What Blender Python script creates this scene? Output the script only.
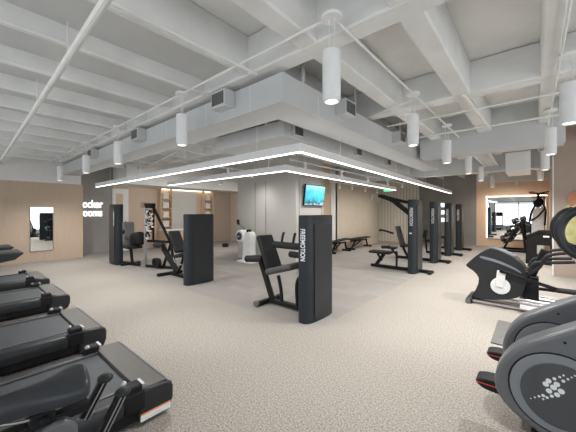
import bpy, bmesh, math, random
from mathutils import Vector, Matrix, Euler
random.seed(4)
PI = math.pi
for o in list(bpy.data.objects): bpy.data.objects.remove(o)
SC = bpy.context.scene
COL = SC.collection

# ------------------------------------------------------------------ camera
cam = bpy.data.cameras.new('camera'); cam_o = bpy.data.objects.new('camera', cam); COL.objects.link(cam_o)
cam.sensor_width = 36; cam.lens = 18.0; cam.shift_y = -4/576; cam.clip_start = 0.02
cam_o.location = (0, 0, 1.6); cam_o.rotation_euler = (PI/2, 0, math.radians(40.6))
SC.camera = cam_o
# ------------------------------------------------------------------ light and exposure
SC.view_settings.view_transform = 'Standard'; SC.view_settings.look = 'None'
SC.view_settings.exposure = 0.0; SC.view_settings.gamma = 1; SC.view_settings.use_curve_mapping = False
W = bpy.data.worlds.new('daylight'); SC.world = W; W.use_nodes = True
W.node_tree.nodes['Background'].inputs[0].default_value = (0.93, 0.97, 1, 1)
W.node_tree.nodes['Background'].inputs[1].default_value = 1.0

def area(name, loc, rot, sx, sy, power, color=(1, 1, 1)):
    l = bpy.data.lights.new(name, 'AREA'); l.shape = 'RECTANGLE'; l.size = sx; l.size_y = sy
    l.energy = power; l.color = color
    o = bpy.data.objects.new(name, l); COL.objects.link(o); o.location = loc; o.rotation_euler = rot
    return o
# daylight through the window wall behind the camera
for wx in (-9.6, -5.4, -1.2, 3.0):
    area('window_daylight', (wx, -3.36, 1.35), (PI/2+.42, 0, 0), 3.8, 2.2, 56, (0.93, 0.97, 1))
# fill light outside two added right-hand windows, to brighten that side
for wy in (1.0, 5.4):
    area('added_side_fill', (4.72, wy, 1.35), (0, PI/2+.42, 0), 2.2, 3.8, 62, (0.95, 0.98, 1))

# ------------------------------------------------------------------ materials
def mat(name, col, rough=.5, metal=0, var=.06, scale=8, bump=0, bscale=60, spec=.5, emit=None, estr=0, coat=0):
    m = bpy.data.materials.new(name); m.use_nodes = True
    nt = m.node_tree; b = nt.nodes['Principled BSDF']
    b.inputs['Roughness'].default_value = rough; b.inputs['Metallic'].default_value = metal
    b.inputs['Specular IOR Level'].default_value = spec
    b.inputs['Coat Weight'].default_value = coat
    tc = nt.nodes.new('ShaderNodeTexCoord')
    n = nt.nodes.new('ShaderNodeTexNoise'); n.inputs['Scale'].default_value = scale; n.inputs['Detail'].default_value = 3
    nt.links.new(tc.outputs['Object'], n.inputs['Vector'])
    r = nt.nodes.new('ShaderNodeValToRGB')
    r.color_ramp.elements[0].position = .3; r.color_ramp.elements[1].position = .7
    r.color_ramp.elements[0].color = tuple(c*(1-var) for c in col)+(1,)
    r.color_ramp.elements[1].color = tuple(min(1, c*(1+var)) for c in col)+(1,)
    nt.links.new(n.outputs['Fac'], r.inputs['Fac']); nt.links.new(r.outputs['Color'], b.inputs['Base Color'])
    if bump:
        n2 = nt.nodes.new('ShaderNodeTexNoise'); n2.inputs['Scale'].default_value = bscale
        nt.links.new(tc.outputs['Object'], n2.inputs['Vector'])
        bp = nt.nodes.new('ShaderNodeBump'); bp.inputs['Strength'].default_value = bump; bp.inputs['Distance'].default_value = .01
        nt.links.new(n2.outputs['Fac'], bp.inputs['Height']); nt.links.new(bp.outputs['Normal'], b.inputs['Normal'])
    if emit:
        b.inputs['Emission Color'].default_value = emit+(1,); b.inputs['Emission Strength'].default_value = estr
    return m

def carpet(name, c0, c1, c2, scale, planks=False):
    m = bpy.data.materials.new(name); m.use_nodes = True; nt = m.node_tree; b = nt.nodes['Principled BSDF']
    b.inputs['Roughness'].default_value = .95; b.inputs['Specular IOR Level'].default_value = .12
    tc = nt.nodes.new('ShaderNodeTexCoord')
    n = nt.nodes.new('ShaderNodeTexNoise'); n.inputs['Scale'].default_value = scale; n.inputs['Detail'].default_value = 4; n.inputs['Roughness'].default_value = .7
    nt.links.new(tc.outputs['Object'], n.inputs['Vector'])
    r = nt.nodes.new('ShaderNodeValToRGB'); e = r.color_ramp.elements
    e[0].position = .36; e[0].color = c0+(1,); e[1].position = .66; e[1].color = c2+(1,)
    k = e.new(.5); k.color = c1+(1,)
    nt.links.new(n.outputs['Fac'], r.inputs['Fac'])
    out = r.outputs['Color']
    if planks:
        br = nt.nodes.new('ShaderNodeTexBrick'); br.inputs['Scale'].default_value = 1
        br.inputs['Brick Width'].default_value = 1.0; br.inputs['Row Height'].default_value = .25; br.inputs['Mortar Size'].default_value = .003
        br.inputs['Color1'].default_value = (1, 1, 1, 1); br.inputs['Color2'].default_value = (.86, .86, .86, 1); br.inputs['Mortar'].default_value = (.8, .8, .8, 1)
        nt.links.new(tc.outputs['Object'], br.inputs['Vector'])
        mx = nt.nodes.new('ShaderNodeMixRGB'); mx.blend_type = 'MULTIPLY'; mx.inputs[0].default_value = 1
        nt.links.new(out, mx.inputs[1]); nt.links.new(br.outputs['Color'], mx.inputs[2]); out = mx.outputs[0]
    else:
        n3 = nt.nodes.new('ShaderNodeTexNoise'); n3.inputs['Scale'].default_value = .8
        nt.links.new(tc.outputs['Object'], n3.inputs['Vector'])
        r3 = nt.nodes.new('ShaderNodeValToRGB'); r3.color_ramp.elements[0].color = (.93, .92, .9, 1); r3.color_ramp.elements[1].color = (1, 1, 1, 1)
        nt.links.new(n3.outputs['Fac'], r3.inputs['Fac'])
        mx = nt.nodes.new('ShaderNodeMixRGB'); mx.blend_type = 'MULTIPLY'; mx.inputs[0].default_value = 1
        nt.links.new(out, mx.inputs[1]); nt.links.new(r3.outputs[0], mx.inputs[2]); out = mx.outputs[0]
    nt.links.new(out, b.inputs['Base Color'])
    bp = nt.nodes.new('ShaderNodeBump'); bp.inputs['Strength'].default_value = .2; bp.inputs['Distance'].default_value = .01
    nt.links.new(n.outputs['Fac'], bp.inputs['Height']); nt.links.new(bp.outputs['Normal'], b.inputs['Normal'])
    return m

def wood(name, a, c, scale=3):
    m = bpy.data.materials.new(name); m.use_nodes = True; nt = m.node_tree; b = nt.nodes['Principled BSDF']
    b.inputs['Roughness'].default_value = .55
    tc = nt.nodes.new('ShaderNodeTexCoord'); mp = nt.nodes.new('ShaderNodeMapping'); mp.inputs['Scale'].default_value = (14, 14, 1)
    n = nt.nodes.new('ShaderNodeTexNoise'); n.inputs['Scale'].default_value = scale; n.inputs['Detail'].default_value = 4
    r = nt.nodes.new('ShaderNodeValToRGB'); r.color_ramp.elements[0].position = .3; r.color_ramp.elements[1].position = .7
    r.color_ramp.elements[0].color = a+(1,); r.color_ramp.elements[1].color = c+(1,)
    nt.links.new(tc.outputs['Object'], mp.inputs['Vector']); nt.links.new(mp.outputs[0], n.inputs['Vector'])
    nt.links.new(n.outputs['Fac'], r.inputs['Fac']); nt.links.new(r.outputs[0], b.inputs['Base Color'])
    return m

def picture(name, stops, estr):
    """a screen picture: vertical colour bands broken up by noise"""
    m = bpy.data.materials.new(name); m.use_nodes = True; nt = m.node_tree; b = nt.nodes['Principled BSDF']
    tc = nt.nodes.new('ShaderNodeTexCoord'); sp = nt.nodes.new('ShaderNodeSeparateXYZ'); nt.links.new(tc.outputs['Object'], sp.inputs[0])
    n = nt.nodes.new('ShaderNodeTexNoise'); n.inputs['Scale'].default_value = 6; n.inputs['Detail'].default_value = 5; nt.links.new(tc.outputs['Object'], n.inputs['Vector'])
    ma = nt.nodes.new('ShaderNodeMath'); ma.operation = 'MULTIPLY_ADD'; ma.inputs[1].default_value = .45
    nt.links.new(n.outputs['Fac'], ma.inputs[0]); nt.links.new(sp.outputs['Z'], ma.inputs[2])
    r = nt.nodes.new('ShaderNodeValToRGB'); e = r.color_ramp.elements
    while len(e) < len(stops): e.new(.5)
    for i, (p, c) in enumerate(stops): e[i].position = p; e[i].color = c+(1,)
    nt.links.new(ma.outputs[0], r.inputs['Fac']); nt.links.new(r.outputs[0], b.inputs['Emission Color']); nt.links.new(r.outputs[0], b.inputs['Base Color'])
    b.inputs['Emission Strength'].default_value = estr; b.inputs['Roughness'].default_value = .3
    return m

def glass_mat():
    m = bpy.data.materials.new('window_glass'); m.use_nodes = True; nt = m.node_tree
    for n in list(nt.nodes): nt.nodes.remove(n)
    o = nt.nodes.new('ShaderNodeOutputMaterial'); mx = nt.nodes.new('ShaderNodeMixShader'); mx.inputs[0].default_value = .06
    t = nt.nodes.new('ShaderNodeBsdfTransparent'); g = nt.nodes.new('ShaderNodeBsdfGlossy'); g.inputs['Roughness'].default_value = .02
    nt.links.new(t.outputs[0], mx.inputs[1]); nt.links.new(g.outputs[0], mx.inputs[2]); nt.links.new(mx.outputs[0], o.inputs[0])
    return m

M = dict(
    beige=carpet('beige_carpet', (.18, .162, .142), (.335, .306, .275), (.50, .468, .425), 70),
    gray=carpet('gray_carpet', (.25, .232, .213), (.315, .296, .275), (.38, .36, .335), 60, True),
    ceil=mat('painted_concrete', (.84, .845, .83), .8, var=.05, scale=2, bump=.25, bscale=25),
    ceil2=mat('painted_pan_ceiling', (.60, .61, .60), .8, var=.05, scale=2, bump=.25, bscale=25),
    beam=mat('painted_beam', (.76, .765, .76), .75, var=.05, scale=3, bump=.35, bscale=18),
    white=mat('white_paint', (.74, .735, .72), .7, var=.02),
    duct=mat('white_duct', (.56, .575, .585), .6, var=.03, scale=2),
    lamp=mat('white_lamp_shell', (.80, .81, .82), .5, var=.02),
    pipe=mat('white_pipe', (.78, .78, .76), .5, var=.03),
    tan=wood('tan_panel', (.52, .40, .30), (.56, .44, .335), 2),
    tan2=wood('copper_panel', (.80, .58, .42), (.84, .62, .455), 2),
    brown=mat('brown_wall', (.40, .32, .265), .7, var=.04, scale=2),
    dark=mat('dark_wall', (.30, .29, .27), .7, var=.06, scale=2),
    beigew=mat('beige_wall', (.62, .54, .44), .75, var=.03, scale=2),
    greyw=mat('pale_core_wall', (.54, .52, .49), .65, var=.03, scale=1),
    oak=wood('light_oak', (.55, .40, .27), (.64, .48, .33), 3),
    slat=wood('pale_slat', (.56, .52, .45), (.62, .58, .50), 3),
    black=mat('black_metal', (.014, .014, .016), .5, var=.2, spec=.15),
    soft=mat('black_upholstery', (.022, .022, .024), .6, spec=.15, var=.15, bump=.2, bscale=120),
    padg=mat('grey_upholstery', (.060, .060, .060), .6, var=.15, bump=.2, bscale=120),
    padl=mat('mid_grey_upholstery', (.14, .14, .135), .6, var=.12, bump=.2, bscale=120),
    slate=mat('slate_plastic', (.021, .026, .032), .42, var=.1, spec=.28),
    panel=mat('smoked_panel', (.024, .027, .029), .36, var=.1, scale=2, spec=.3),
    belt=mat('running_belt', (.058, .063, .070), .5, var=.12, bump=.15, bscale=200),
    rail=mat('charcoal_plastic', (.022, .024, .027), .38, spec=.35, var=.1),
    cap=mat('taupe_cap', (.085, .079, .070), .45, var=.08),
    shroud=mat('grey_shroud', (.115, .122, .132), .38, var=.06, spec=.6),
    ring=mat('pale_grey_ring', (.20, .215, .235), .4, var=.05),
    disc=mat('charcoal_disc', (.060, .064, .072), .5, var=.06),
    silver=mat('brushed_silver', (.48, .48, .48), .35, metal=.8),
    chrome=mat('chrome', (.75, .75, .76), .15, metal=1),
    whitep=mat('white_plastic', (.78, .78, .78), .4),
    red=mat('red_trim', (.65, .05, .05), .4),
    orange=mat('orange_print', (.75, .25, .08), .5),
    letter=mat('white_lettering', (.75, .77, .80), .5, emit=None),
    rubber=mat('grey_rubber', (.13, .127, .123), .85, var=.1),
    towel=mat('white_towel', (.80, .76, .73), .95, bump=.5, bscale=80),
    saddle=mat('black_saddle', (.026, .030, .036), .40, var=.15),
    grille=mat('dark_grille', (.12, .12, .12), .6),
    gap=mat('shadow_gap_dark', (.10, .09, .085), .8),
    led=mat('led_strip', (1, 1, 1), .5, emit=(1, .985, .95), estr=4.5),
    fill_glow=mat('ceiling_fill_glow', (1, 1, 1), .5, emit=(1, .985, .96), estr=3),  # added glow for the tops of the LED frames
    lens=mat('lamp_lens', (1, 1, 1), .5, emit=(1, .97, .92), estr=1.6),
    signlit=mat('lit_letter', (1, 1, 1), .5, emit=(.9, .97, 1), estr=1.5),
    cove=mat('cove_light', (1, 1, 1), .5, emit=(1, .88, .72), estr=3),
    exitg=mat('exit_green', (.1, .8, .3), .5, emit=(.15, .9, .35), estr=1.2),
    mirror=mat('mirror_glass', (.86, .88, .88), .01, metal=1, var=0),
    glass=glass_mat(),
    tv=picture('screen_picture', [(.0, (.25, .45, .60)), (.14, (.03, .05, .08)), (.24, (.45, .60, .68)), (.30, (.03, .09, .12)), (.40, (.05, .36, .48)), (.62, (.08, .48, .62)), (.8, (.30, .62, .78))], .6),
    yellow=mat('yellow_green_paint', (.50, .47, .22), .8, var=.25, scale=5),
    orangep=mat('orange_paint', (.52, .24, .13), .8, var=.25, scale=5),
)

# ------------------------------------------------------------------ geometry helpers
class MB:
    def __init__(s): s.bm = bmesh.new()
    def box(s, c, d, rot=None, taper=1):
        r = bmesh.ops.create_cube(s.bm, size=1)['verts']
        mt = Matrix.Translation(c) @ (Euler(rot).to_matrix().to_4x4() if rot else Matrix.Identity(4)) @ Matrix.Diagonal((d[0], d[1], d[2], 1))
        if taper != 1:
            for v in r:
                if v.co.z > 0: v.co.x *= taper; v.co.y *= taper
        bmesh.ops.transform(s.bm, matrix=mt, verts=r); return s
    def span(s, a, b):
        return s.box([(a[i]+b[i])/2 for i in range(3)], [abs(b[i]-a[i]) for i in range(3)])
    def bar(s, a, b, w, h, up=(0, 0, 1)):
        a, b = Vector(a), Vector(b); z = (b-a); L = z.length; z.normalize(); u = Vector(up)
        if abs(z.dot(u)) > .97: u = Vector((0, 1, 0))
        x = u.cross(z).normalized(); y = z.cross(x)
        r = bmesh.ops.create_cube(s.bm, size=1)['verts']
        rm = Matrix((x, y, z)).transposed().to_4x4()
        bmesh.ops.transform(s.bm, matrix=Matrix.Translation((a+b)/2) @ rm @ Matrix.Diagonal((w, h, L, 1)), verts=r); return s
    def cyl(s, a, b, r, r2=None, seg=20):
        a, b = Vector(a), Vector(b); z = b-a; L = z.length
        v = bmesh.ops.create_cone(s.bm, cap_ends=True, segments=seg, radius1=r, radius2=r if r2 is None else r2, depth=L)['verts']
        q = z.to_track_quat('Z', 'Y').to_matrix().to_4x4()
        bmesh.ops.transform(s.bm, matrix=Matrix.Translation((a+b)/2) @ q, verts=v); return s
    def sph(s, c, r, sc=(1, 1, 1), seg=16):
        v = bmesh.ops.create_uvsphere(s.bm, u_segments=seg, v_segments=seg//2+2, radius=r)['verts']
        bmesh.ops.transform(s.bm, matrix=Matrix.Translation(c) @ Matrix.Diagonal((*sc, 1)), verts=v); return s
    def tube(s, pts, r, seg=10, closed=False):
        P = [Vector(p) for p in pts]; n = len(P); rings = []
        rr = r if isinstance(r, (list, tuple)) else [r]*n
        prev = None
        for i, p in enumerate(P):
            if closed: t = P[(i+1) % n]-P[i-1]
            else: t = P[min(i+1, n-1)]-P[max(i-1, 0)]
            t.normalize()
            if prev is None:
                u = Vector((0, 0, 1)) if abs(t.z) < .9 else Vector((1, 0, 0))
                u = (u-t*u.dot(t)).normalized()
            else: u = (prev-t*prev.dot(t)).normalized()
            prev = u; w = t.cross(u)
            rings.append([s.bm.verts.new(p+(u*math.cos(k*2*PI/seg)+w*math.sin(k*2*PI/seg))*rr[i]) for k in range(seg)])
        for i in range(n if closed else n-1):
            A, B = rings[i], rings[(i+1) % n]
            for k in range(seg): s.bm.faces.new((A[k], A[(k+1) % seg], B[(k+1) % seg], B[k]))
        if not closed: s.bm.faces.new(rings[0][::-1]); s.bm.faces.new(rings[-1])
        return s
    def prism(s, prof, axis, a, b):
        """profile of 2-D points extruded along axis from a to b; axis 'y': points are (x, z), 'x': (y, z), 'z': (x, y)"""
        def p3(p, t): return {'y': (p[0], t, p[1]), 'x': (t, p[0], p[1]), 'z': (p[0], p[1], t)}[axis]
        A = [s.bm.verts.new(p3(p, a)) for p in prof]; B = [s.bm.verts.new(p3(p, b)) for p in prof]; n = len(prof)
        s.bm.faces.new(A); s.bm.faces.new(B[::-1])
        for i in range(n): s.bm.faces.new((A[i], B[i], B[(i+1) % n], A[(i+1) % n]))
        return s
    def build(s, name, m, parent=None, bevel=0, seg=2, angle=35):
        bmesh.ops.recalc_face_normals(s.bm, faces=s.bm.faces)
        me = bpy.data.meshes.new(name); s.bm.to_mesh(me); s.bm.free()
        for p in me.polygons: p.use_smooth = True
        me.set_sharp_from_angle(angle=math.radians(angle))
        me.materials.append(M[m] if isinstance(m, str) else m)
        o = bpy.data.objects.new(name, me); COL.objects.link(o)
        if parent: o.parent = parent
        if bevel:
            b = o.modifiers.new('bevel', 'BEVEL'); b.width = bevel; b.segments = seg; b.limit_method = 'ANGLE'; b.angle_limit = math.radians(40)
        return o
    def skin(s): return s

def smooth(prof, it=2):
    """corner cutting of a closed outline"""
    for _ in range(it):
        q = []
        for i, p in enumerate(prof):
            n = prof[(i+1) % len(prof)]
            q.append((p[0]*.75+n[0]*.25, p[1]*.75+n[1]*.25)); q.append((p[0]*.25+n[0]*.75, p[1]*.25+n[1]*.75))
        prof = q
    return prof
def curve(pts, n=6):
    P = [Vector(p) for p in pts]; P = [P[0]*2-P[1]]+P+[P[-1]*2-P[-2]]; out = []
    for i in range(1, len(P)-2):
        for k in range(n):
            t = k/n; a, b, c, d = P[i-1:i+3]
            out.append(.5*((2*b)+(c-a)*t+(2*a-5*b+4*c-d)*t*t+(3*b-a-3*c+d)*t**3))
    out.append(P[-2]); return out
def arc(cx, cz, r, a0, a1, n=24): return [(cx+r*math.cos(math.radians(a0+(a1-a0)*i/n)), cz+r*math.sin(math.radians(a0+(a1-a0)*i/n))) for i in range(n+1)]

def empty(name, loc=(0, 0, 0), rz=0):
    o = bpy.data.objects.new(name, None); COL.objects.link(o); o.location = loc; o.rotation_euler.z = rz; o.empty_display_size = .1; return o
def tag(o, label, cat, group=None):
    o['label'] = label; o['category'] = cat
    if group: o['group'] = group
    return o
def struct(o): o['kind'] = 'structure'; return o
KIDS = {}
def copy_tree(o, parent=None):
    c = o.copy(); COL.objects.link(c); c.parent = parent
    for ch in list(o.children): copy_tree(ch, c)
    return c
def text(name, body, size, m, matrix, parent=None, depth=.002, align='LEFT', sx=1):
    cu = bpy.data.curves.new(name, 'FONT'); cu.body = body; cu.size = size; cu.extrude = depth; cu.align_x = align; cu.offset = size*.012; cu.space_line = .8
    t = bpy.data.objects.new('tmp_text', cu); COL.objects.link(t); bpy.context.view_layer.update()
    me = bpy.data.meshes.new_from_object(t.evaluated_get(bpy.context.evaluated_depsgraph_get()))
    bpy.data.objects.remove(t); me.name = name; me.materials.clear(); me.materials.append(M[m])
    me.transform(Matrix.Diagonal((sx, 1, 1, 1))); me.transform(matrix)
    o = bpy.data.objects.new(name, me); COL.objects.link(o)
    if parent: o.parent = parent
    return o

# ================================================================== ROOM SHELL
ZC = 3.7; ZB = 3.25
XW, XE, YS, YN = -12.1, 4.5, -3.2, 16.3
fl = MB(); fl.span((-2.25, YS-.1, -.1), (XE+.1, YN+.1, 0)); fl.span((-13.2, YS-.1, -.1), (-2.25, 3.15, 0)); struct(fl.build('floor', 'beige'))
struct(MB().span((-13.2, 3.15, -.1), (-2.25, YN+.1, 0)).build('floor_carpet', 'gray'))
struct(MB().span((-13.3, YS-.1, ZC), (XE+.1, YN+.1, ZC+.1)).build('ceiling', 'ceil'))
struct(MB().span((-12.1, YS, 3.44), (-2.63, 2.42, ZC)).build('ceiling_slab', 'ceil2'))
jb = MB(); k = 0
xs = [-11.83+.92*i for i in range(18)]
for x in xs:
    w = .075 if x < -2.5 else (.22 if x < -.3 else .16)
    jb.box((x, (YS+YN)/2, (ZC+ZB)/2), (w, YN-YS, ZC-ZB))
for y in (2.42, 4.8):
    jb.box(((XW+XE)/2, y, (ZC+ZB)/2-.004), (XE-XW, .24, ZC-ZB))
struct(jb.build('ceiling_joists', 'beam', bevel=.02))
struct(MB().span((-2.05, 7.15, 2.86), (.42, 7.6, 3.72)).build('ceiling_girder', 'duct', bevel=.015))
struct(MB().span((-13.2, 10.4, 2.80), (.6, 10.8, 3.72)).build('ceiling_bulkhead', 'duct', bevel=.015))
# west wall: tan panel below, white bulkhead above
struct(MB().span((XW-.15, YS, 0), (XW, 2.95, 2.56)).build('wall_west', 'tan'))
struct(MB().span((XW-.15, YS, 2.56), (XW, 2.95, ZC)).build('wall_west_upper', 'white'))
struct(MB().span((XW-.15, 2.95, 0), (XW+.012, 3.0, 2.56)).build('trim_1', 'oak'))
# corridor wall with the lit sign, then the back wall
struct(MB().span((-13.15, 2.0, 0), (-13.0, 4.25, ZC)).build('wall_corridor', 'dark'))
struct(MB().span((-13.15, 4.25, 0), (-13.0, 9.1, ZC)).build('wall_back_west', 'tan'))
struct(MB().span((-13.15, 9.1, 0), (-13.0, 10.2, ZC)).build('wall_back_corner', 'brown'))
struct(MB().span((-13.15, 10.2, 0), (-6.2, 10.35, ZC)).build('wall_back', 'beigew'))
# door in the back wall
d = MB().span((-13.0, 4.34, 0), (-12.97, 4.59, 2.35)).build('door_1', 'oak'); struct(d)
f = MB(); f.span((-13.0, 4.22, 0), (-12.94, 4.34, 2.55)); f.span((-13.0, 4.59, 0), (-12.94, 4.82, 2.55)); f.span((-13.0, 4.34, 2.35), (-12.94, 4.59, 2.55)); f.build('door_frame', 'white', d)
MB().box((-12.93, 4.70, 1.05), (.03, .03, .35)).build('door_handle', 'black', d)
# pale core with seams
core = struct(MB().span((-8.0, 6.6, 0), (-5.35, 8.05, ZC)).build('wall_core', 'greyw'))
sm = MB()
for x in (-7.1, -6.6): sm.span((x-.006, 6.592, 0), (x+.006, 6.6, 2.6))
for y in (6.75, 7.95): sm.span((-5.35, y-.006, 0), (-5.342, y+.006, 2.6))
sm.build('panel_seams', 'rubber', core)
struct(MB().span((-6.35, 8.05, 0), (-6.2, 9.8, ZC)).build('wall_recess', 'oak'))
struct(MB().span((-6.35, 9.8, 0), (-6.15, 10.15, ZC)).build('trim_2', 'white'))
struct(MB().span((-6.35, 10.15, 0), (-6.2, 14.5, ZC)).build('wall_inner', 'beigew'))
wi = MB(); wi.span((-6.2, 14.4, 0), (-4.2, 14.55, ZC)); ws = struct(wi.build('wall_slatted', 'slat'))
sl = MB()
for i in range(13): sl.box((-6.13+i*.155, 14.39, 1.4), (.012, .012, 2.8))
sl.build('slat_lines', 'cap', ws)
struct(MB().span((-6.19, 14.375, 0), (-4.2, 14.39, .12)).build('baseboard_slatted', 'brown'))
# north wall: dark part and copper part
struct(MB().span((-6.2, YN, 0), (-2.12, YN+.15, ZC)).build('wall_north_dark', 'dark'))
struct(MB().span((-2.12, YN, 0), (.9, YN+.15, 2.95)).build('wall_north', 'tan2'))
struct(MB().span((-2.12, YN, 2.95), (.9, YN+.15, ZC)).build('wall_north_upper', 'white'))
# right brown wall, facing the camera
struct(MB().span((.36, 9.8, 0), (XE, 9.95, ZC)).build('wall_right', 'brown'))
struct(MB().span((.335, 9.79, 0), (.36, 9.96, ZC)).build('trim_3', 'white'))
struct(MB().span((.45, 9.95, 0), (.6, YN, ZC)).build('wall_right_return', 'tan2'))
so = MB(); so.span((XE, YS, 0), (XE+.15, 9.95, .15)); so.span((XE, YS, 2.6), (XE+.15, 9.95, ZC)); so.span((XE, YS, .15), (XE+.15, -1.1, 2.6)); so.span((XE, 3.1, .15), (XE+.15, 3.3, 2.6)); so.span((XE, 7.5, .15), (XE+.15, 9.95, 2.6))
struct(so.build('wall_east', 'white'))
for i, (a, b) in enumerate(((-1.1, 3.1), (3.3, 7.5))):  # windows added in the unseen wall to light the right side
    wf = MB()
    for t in (a+.03, (a+b)/2, b-.03): wf.span((XE+.04, t-.03, .15), (XE+.1, t+.03, 2.6))
    for z in (.18, 2.57): wf.span((XE+.04, a, z-.03), (XE+.1, b, z+.03))
    w = struct(wf.build('window_%d' % (i+5), 'black'))
    MB().span((XE+.07, a, .15), (XE+.075, b, 2.6)).build('window_pane', 'glass', w)
# window wall behind the camera
so = MB(); so.span((-12.2, YS-.15, 0), (XE, YS, .15)); so.span((-12.2, YS-.15, 2.6), (XE, YS, ZC))
for x in (-12.0, -7.5, -3.3, .9, 4.9): so.span((x-.2, YS-.15, .15), (min(x+.2, XE), YS, 2.6))
struct(so.build('wall_south', 'white'))
for i, x in enumerate((-9.6, -5.4, -1.2, 2.8)):
    wf = MB(); a, b = x-1.9, min(x+1.9, XE-.02)
    for t in (a+.03, (a+b)/2, b-.03): wf.span((t-.03, YS-.1, .15), (t+.03, YS-.04, 2.6))
    for z in (.18, 2.57): wf.span((a, YS-.1, z-.03), (b, YS-.04, z+.03))
    w = struct(wf.build('window_%d' % (i+1), 'black'))
    MB().span((a, YS-.075, .15), (b, YS-.07, 2.6)).build('window_pane', 'glass', w)
# dropped ceiling over the back niches and its cove
struct(MB().span((-13.0, 4.25, 2.66), (-11.6, 10.2, 3.7)).build('ceiling_soffit', 'white'))

# ================================================================== CEILING SERVICES
# big L-shaped boxed duct
dt = empty('boxed_duct', (-2.15, 2.42, 2.85)); tag(dt, 'large white L-shaped boxed duct with warm underside hung below the ceiling joists', 'duct')
b = MB(); b.prism([(0, 0), (0, 7.0), (-.48, 7.0), (-.48, .45), (-9.93, .45), (-9.93, 0)], 'z', 0, .335); b.build('duct_body', 'duct', dt, bevel=.008)
def grille_box(parent, c, face, w=.30, h=.22, dp=.16):
    """vent box on a duct face; face 'y' looks to -Y, 'x' looks to +X"""
    g = MB(); s = MB()
    if face == 'y':
        g.span((c[0]-w/2, c[1]-dp, c[2]-h/2), (c[0]+w/2, c[1], c[2]+h/2)); o = g.build('vent_box', 'duct', parent, bevel=.006)
        for k in range(6): s.box((c[0]-w*.36+k*w*.144, c[1]-dp-.004, c[2]), (w*.1, .008, h*.72))
    else:
        g.span((c[0], c[1]-w/2, c[2]-h/2), (c[0]+dp, c[1]+w/2, c[2]+h/2)); o = g.build('vent_box', 'duct', parent, bevel=.006)
        for k in range(6): s.box((c[0]+dp+.004, c[1]-w*.36+k*w*.144, c[2]), (.008, w*.1, h*.72))
    s.build('grille', 'grille', o)
grille_box(dt, (-1.0, 0, .23), 'y'); grille_box(dt, (-3.65, 0, .23), 'y'); grille_box(dt, (-6.4, 0, .23), 'y')
grille_box(dt, (0, 1.28, .23), 'x'); grille_box(dt, (0, 3.4, .23), 'x')
for x in (-.55, -1.5, -2.7, -4.6, -5.6, -7.6): MB().box((x, 0, .17), (.006, .004, .33)).build('duct_seam', 'lamp', dt)
for y in (.7, 2.1, 2.8, 4.4): MB().box((0, y, .17), (.004, .006, .33)).build('duct_seam', 'lamp', dt)
for x, y in ((-1.0, .1), (-4.4, .1), (-.1, .5), (-.1, 1.9), (-.1, 4)): MB().box((x, y, .59), (.03, .03, .51)).build('duct_hanger', 'pipe', dt)
# inner duct
dt2 = empty('inner_duct', (-3.15, 3.55, 2.86)); tag(dt2, 'smaller white L-shaped duct running inside the large boxed duct, above the light frames', 'duct')
MB().prism([(0, 0), (0, 6.4), (-.8, 6.4), (-.8, .9), (-1.9, .9), (-1.9, 0)], 'z', 0, .26).build('duct_body', 'duct', dt2, bevel=.008)
grille_box(dt2, (0, .35, .13), 'x', .26, .18, .06); grille_box(dt2, (0, 2.6, .13), 'x', .26, .18, .06); grille_box(dt2, (0, 4.4, .13), 'x', .26, .18, .06)
MB().box((-.4, 3, .3), (.04, 6, .08)).build('duct_hangers', 'pipe', dt2)
t = MB(); t.span((-.03, -.06, .01), (.02, 6.4, .05)); tag(t.build('shadow_gap_strip', 'gap'), 'dark strip standing in for the shadow gap along the inner edge of the large boxed duct', 'track').location = (-2.72, 2.95, 3.0)  # dark strip put in where there is only a shadow gap
# far duct on the right
dt3 = empty('supply_duct', (-.33, 9.3, 2.62)); tag(dt3, 'white square supply duct running toward the copper wall with the mirror', 'duct')
MB().span((-.25, 0, 0), (.25, 1.09, .5)).build('duct_body', 'white', dt3, bevel=.01)
for x_ in (-.2, .2): MB().box((x_, .4, .79), (.02, .02, .58)).build('duct_hanger', 'pipe', dt3)
ctr = empty('cable_tray', (-.95, 7.75, 2.95)); tag(ctr, 'white ladder-shaped cable tray hung from the ceiling left of the square supply duct', 'cable tray')
tr = MB()
for x in (-.15, .15): tr.box((x, 1.2, 0), (.03, 2.4, .06))
for i in range(8): tr.box((0, .1+i*.31, -.01), (.30, .03, .03))
tr.build('ladder', 'pipe', ctr)
for y in (.3, 2.1): MB().box((0, y, .37), (.02, .02, .75)).build('hanger_rod', 'pipe', ctr)
# LED light frames
def led_frame(name, label, ox, oy, lx, ly, z, tops):
    r = empty(name, (ox, oy, z)); tag(r, label, 'light fitting')
    w, h, t = .09, .12, .035
    MB().prism([(0, 0), (-t*ly, ly), (-w-t*ly, ly), (-w, w), (-lx, w), (-lx, 0)], 'z', .006, h).build('profile', 'lamp', r, bevel=.003)
    e = .03
    MB().prism([(-.012, .012), (-.012-t*ly, ly-.01), (-.012-e-t*ly, ly-.01), (-.012-e, .012+e), (-lx+.01, .012+e), (-lx+.01, .012)], 'z', -.006, .007).build('led_diffuser', 'led', r)
    MB().prism([(-.02, .02), (-.02-t*ly, ly-.02), (-.07-t*ly, ly-.02), (-.07, .07), (-lx+.02, .07), (-lx+.02, .02)], 'z', h, h+.004).build('added_uplight', 'fill_glow', r)  # added strip on the unseen top, brightens the ceiling
    for k, u in enumerate((.1, .35, .6, .85)):
        MB().cyl((-w/2-u*lx, w/2, h), (-w/2-u*lx, w/2, tops[0][k]-z), .004, seg=6).build('suspension_cable', 'pipe', r)
        MB().cyl((-w/2-t*ly*u, w/2+u*ly, h), (-w/2-t*ly*u, w/2+u*ly, tops[1][k]-z), .004, seg=6).build('suspension_cable', 'pipe', r)
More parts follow.
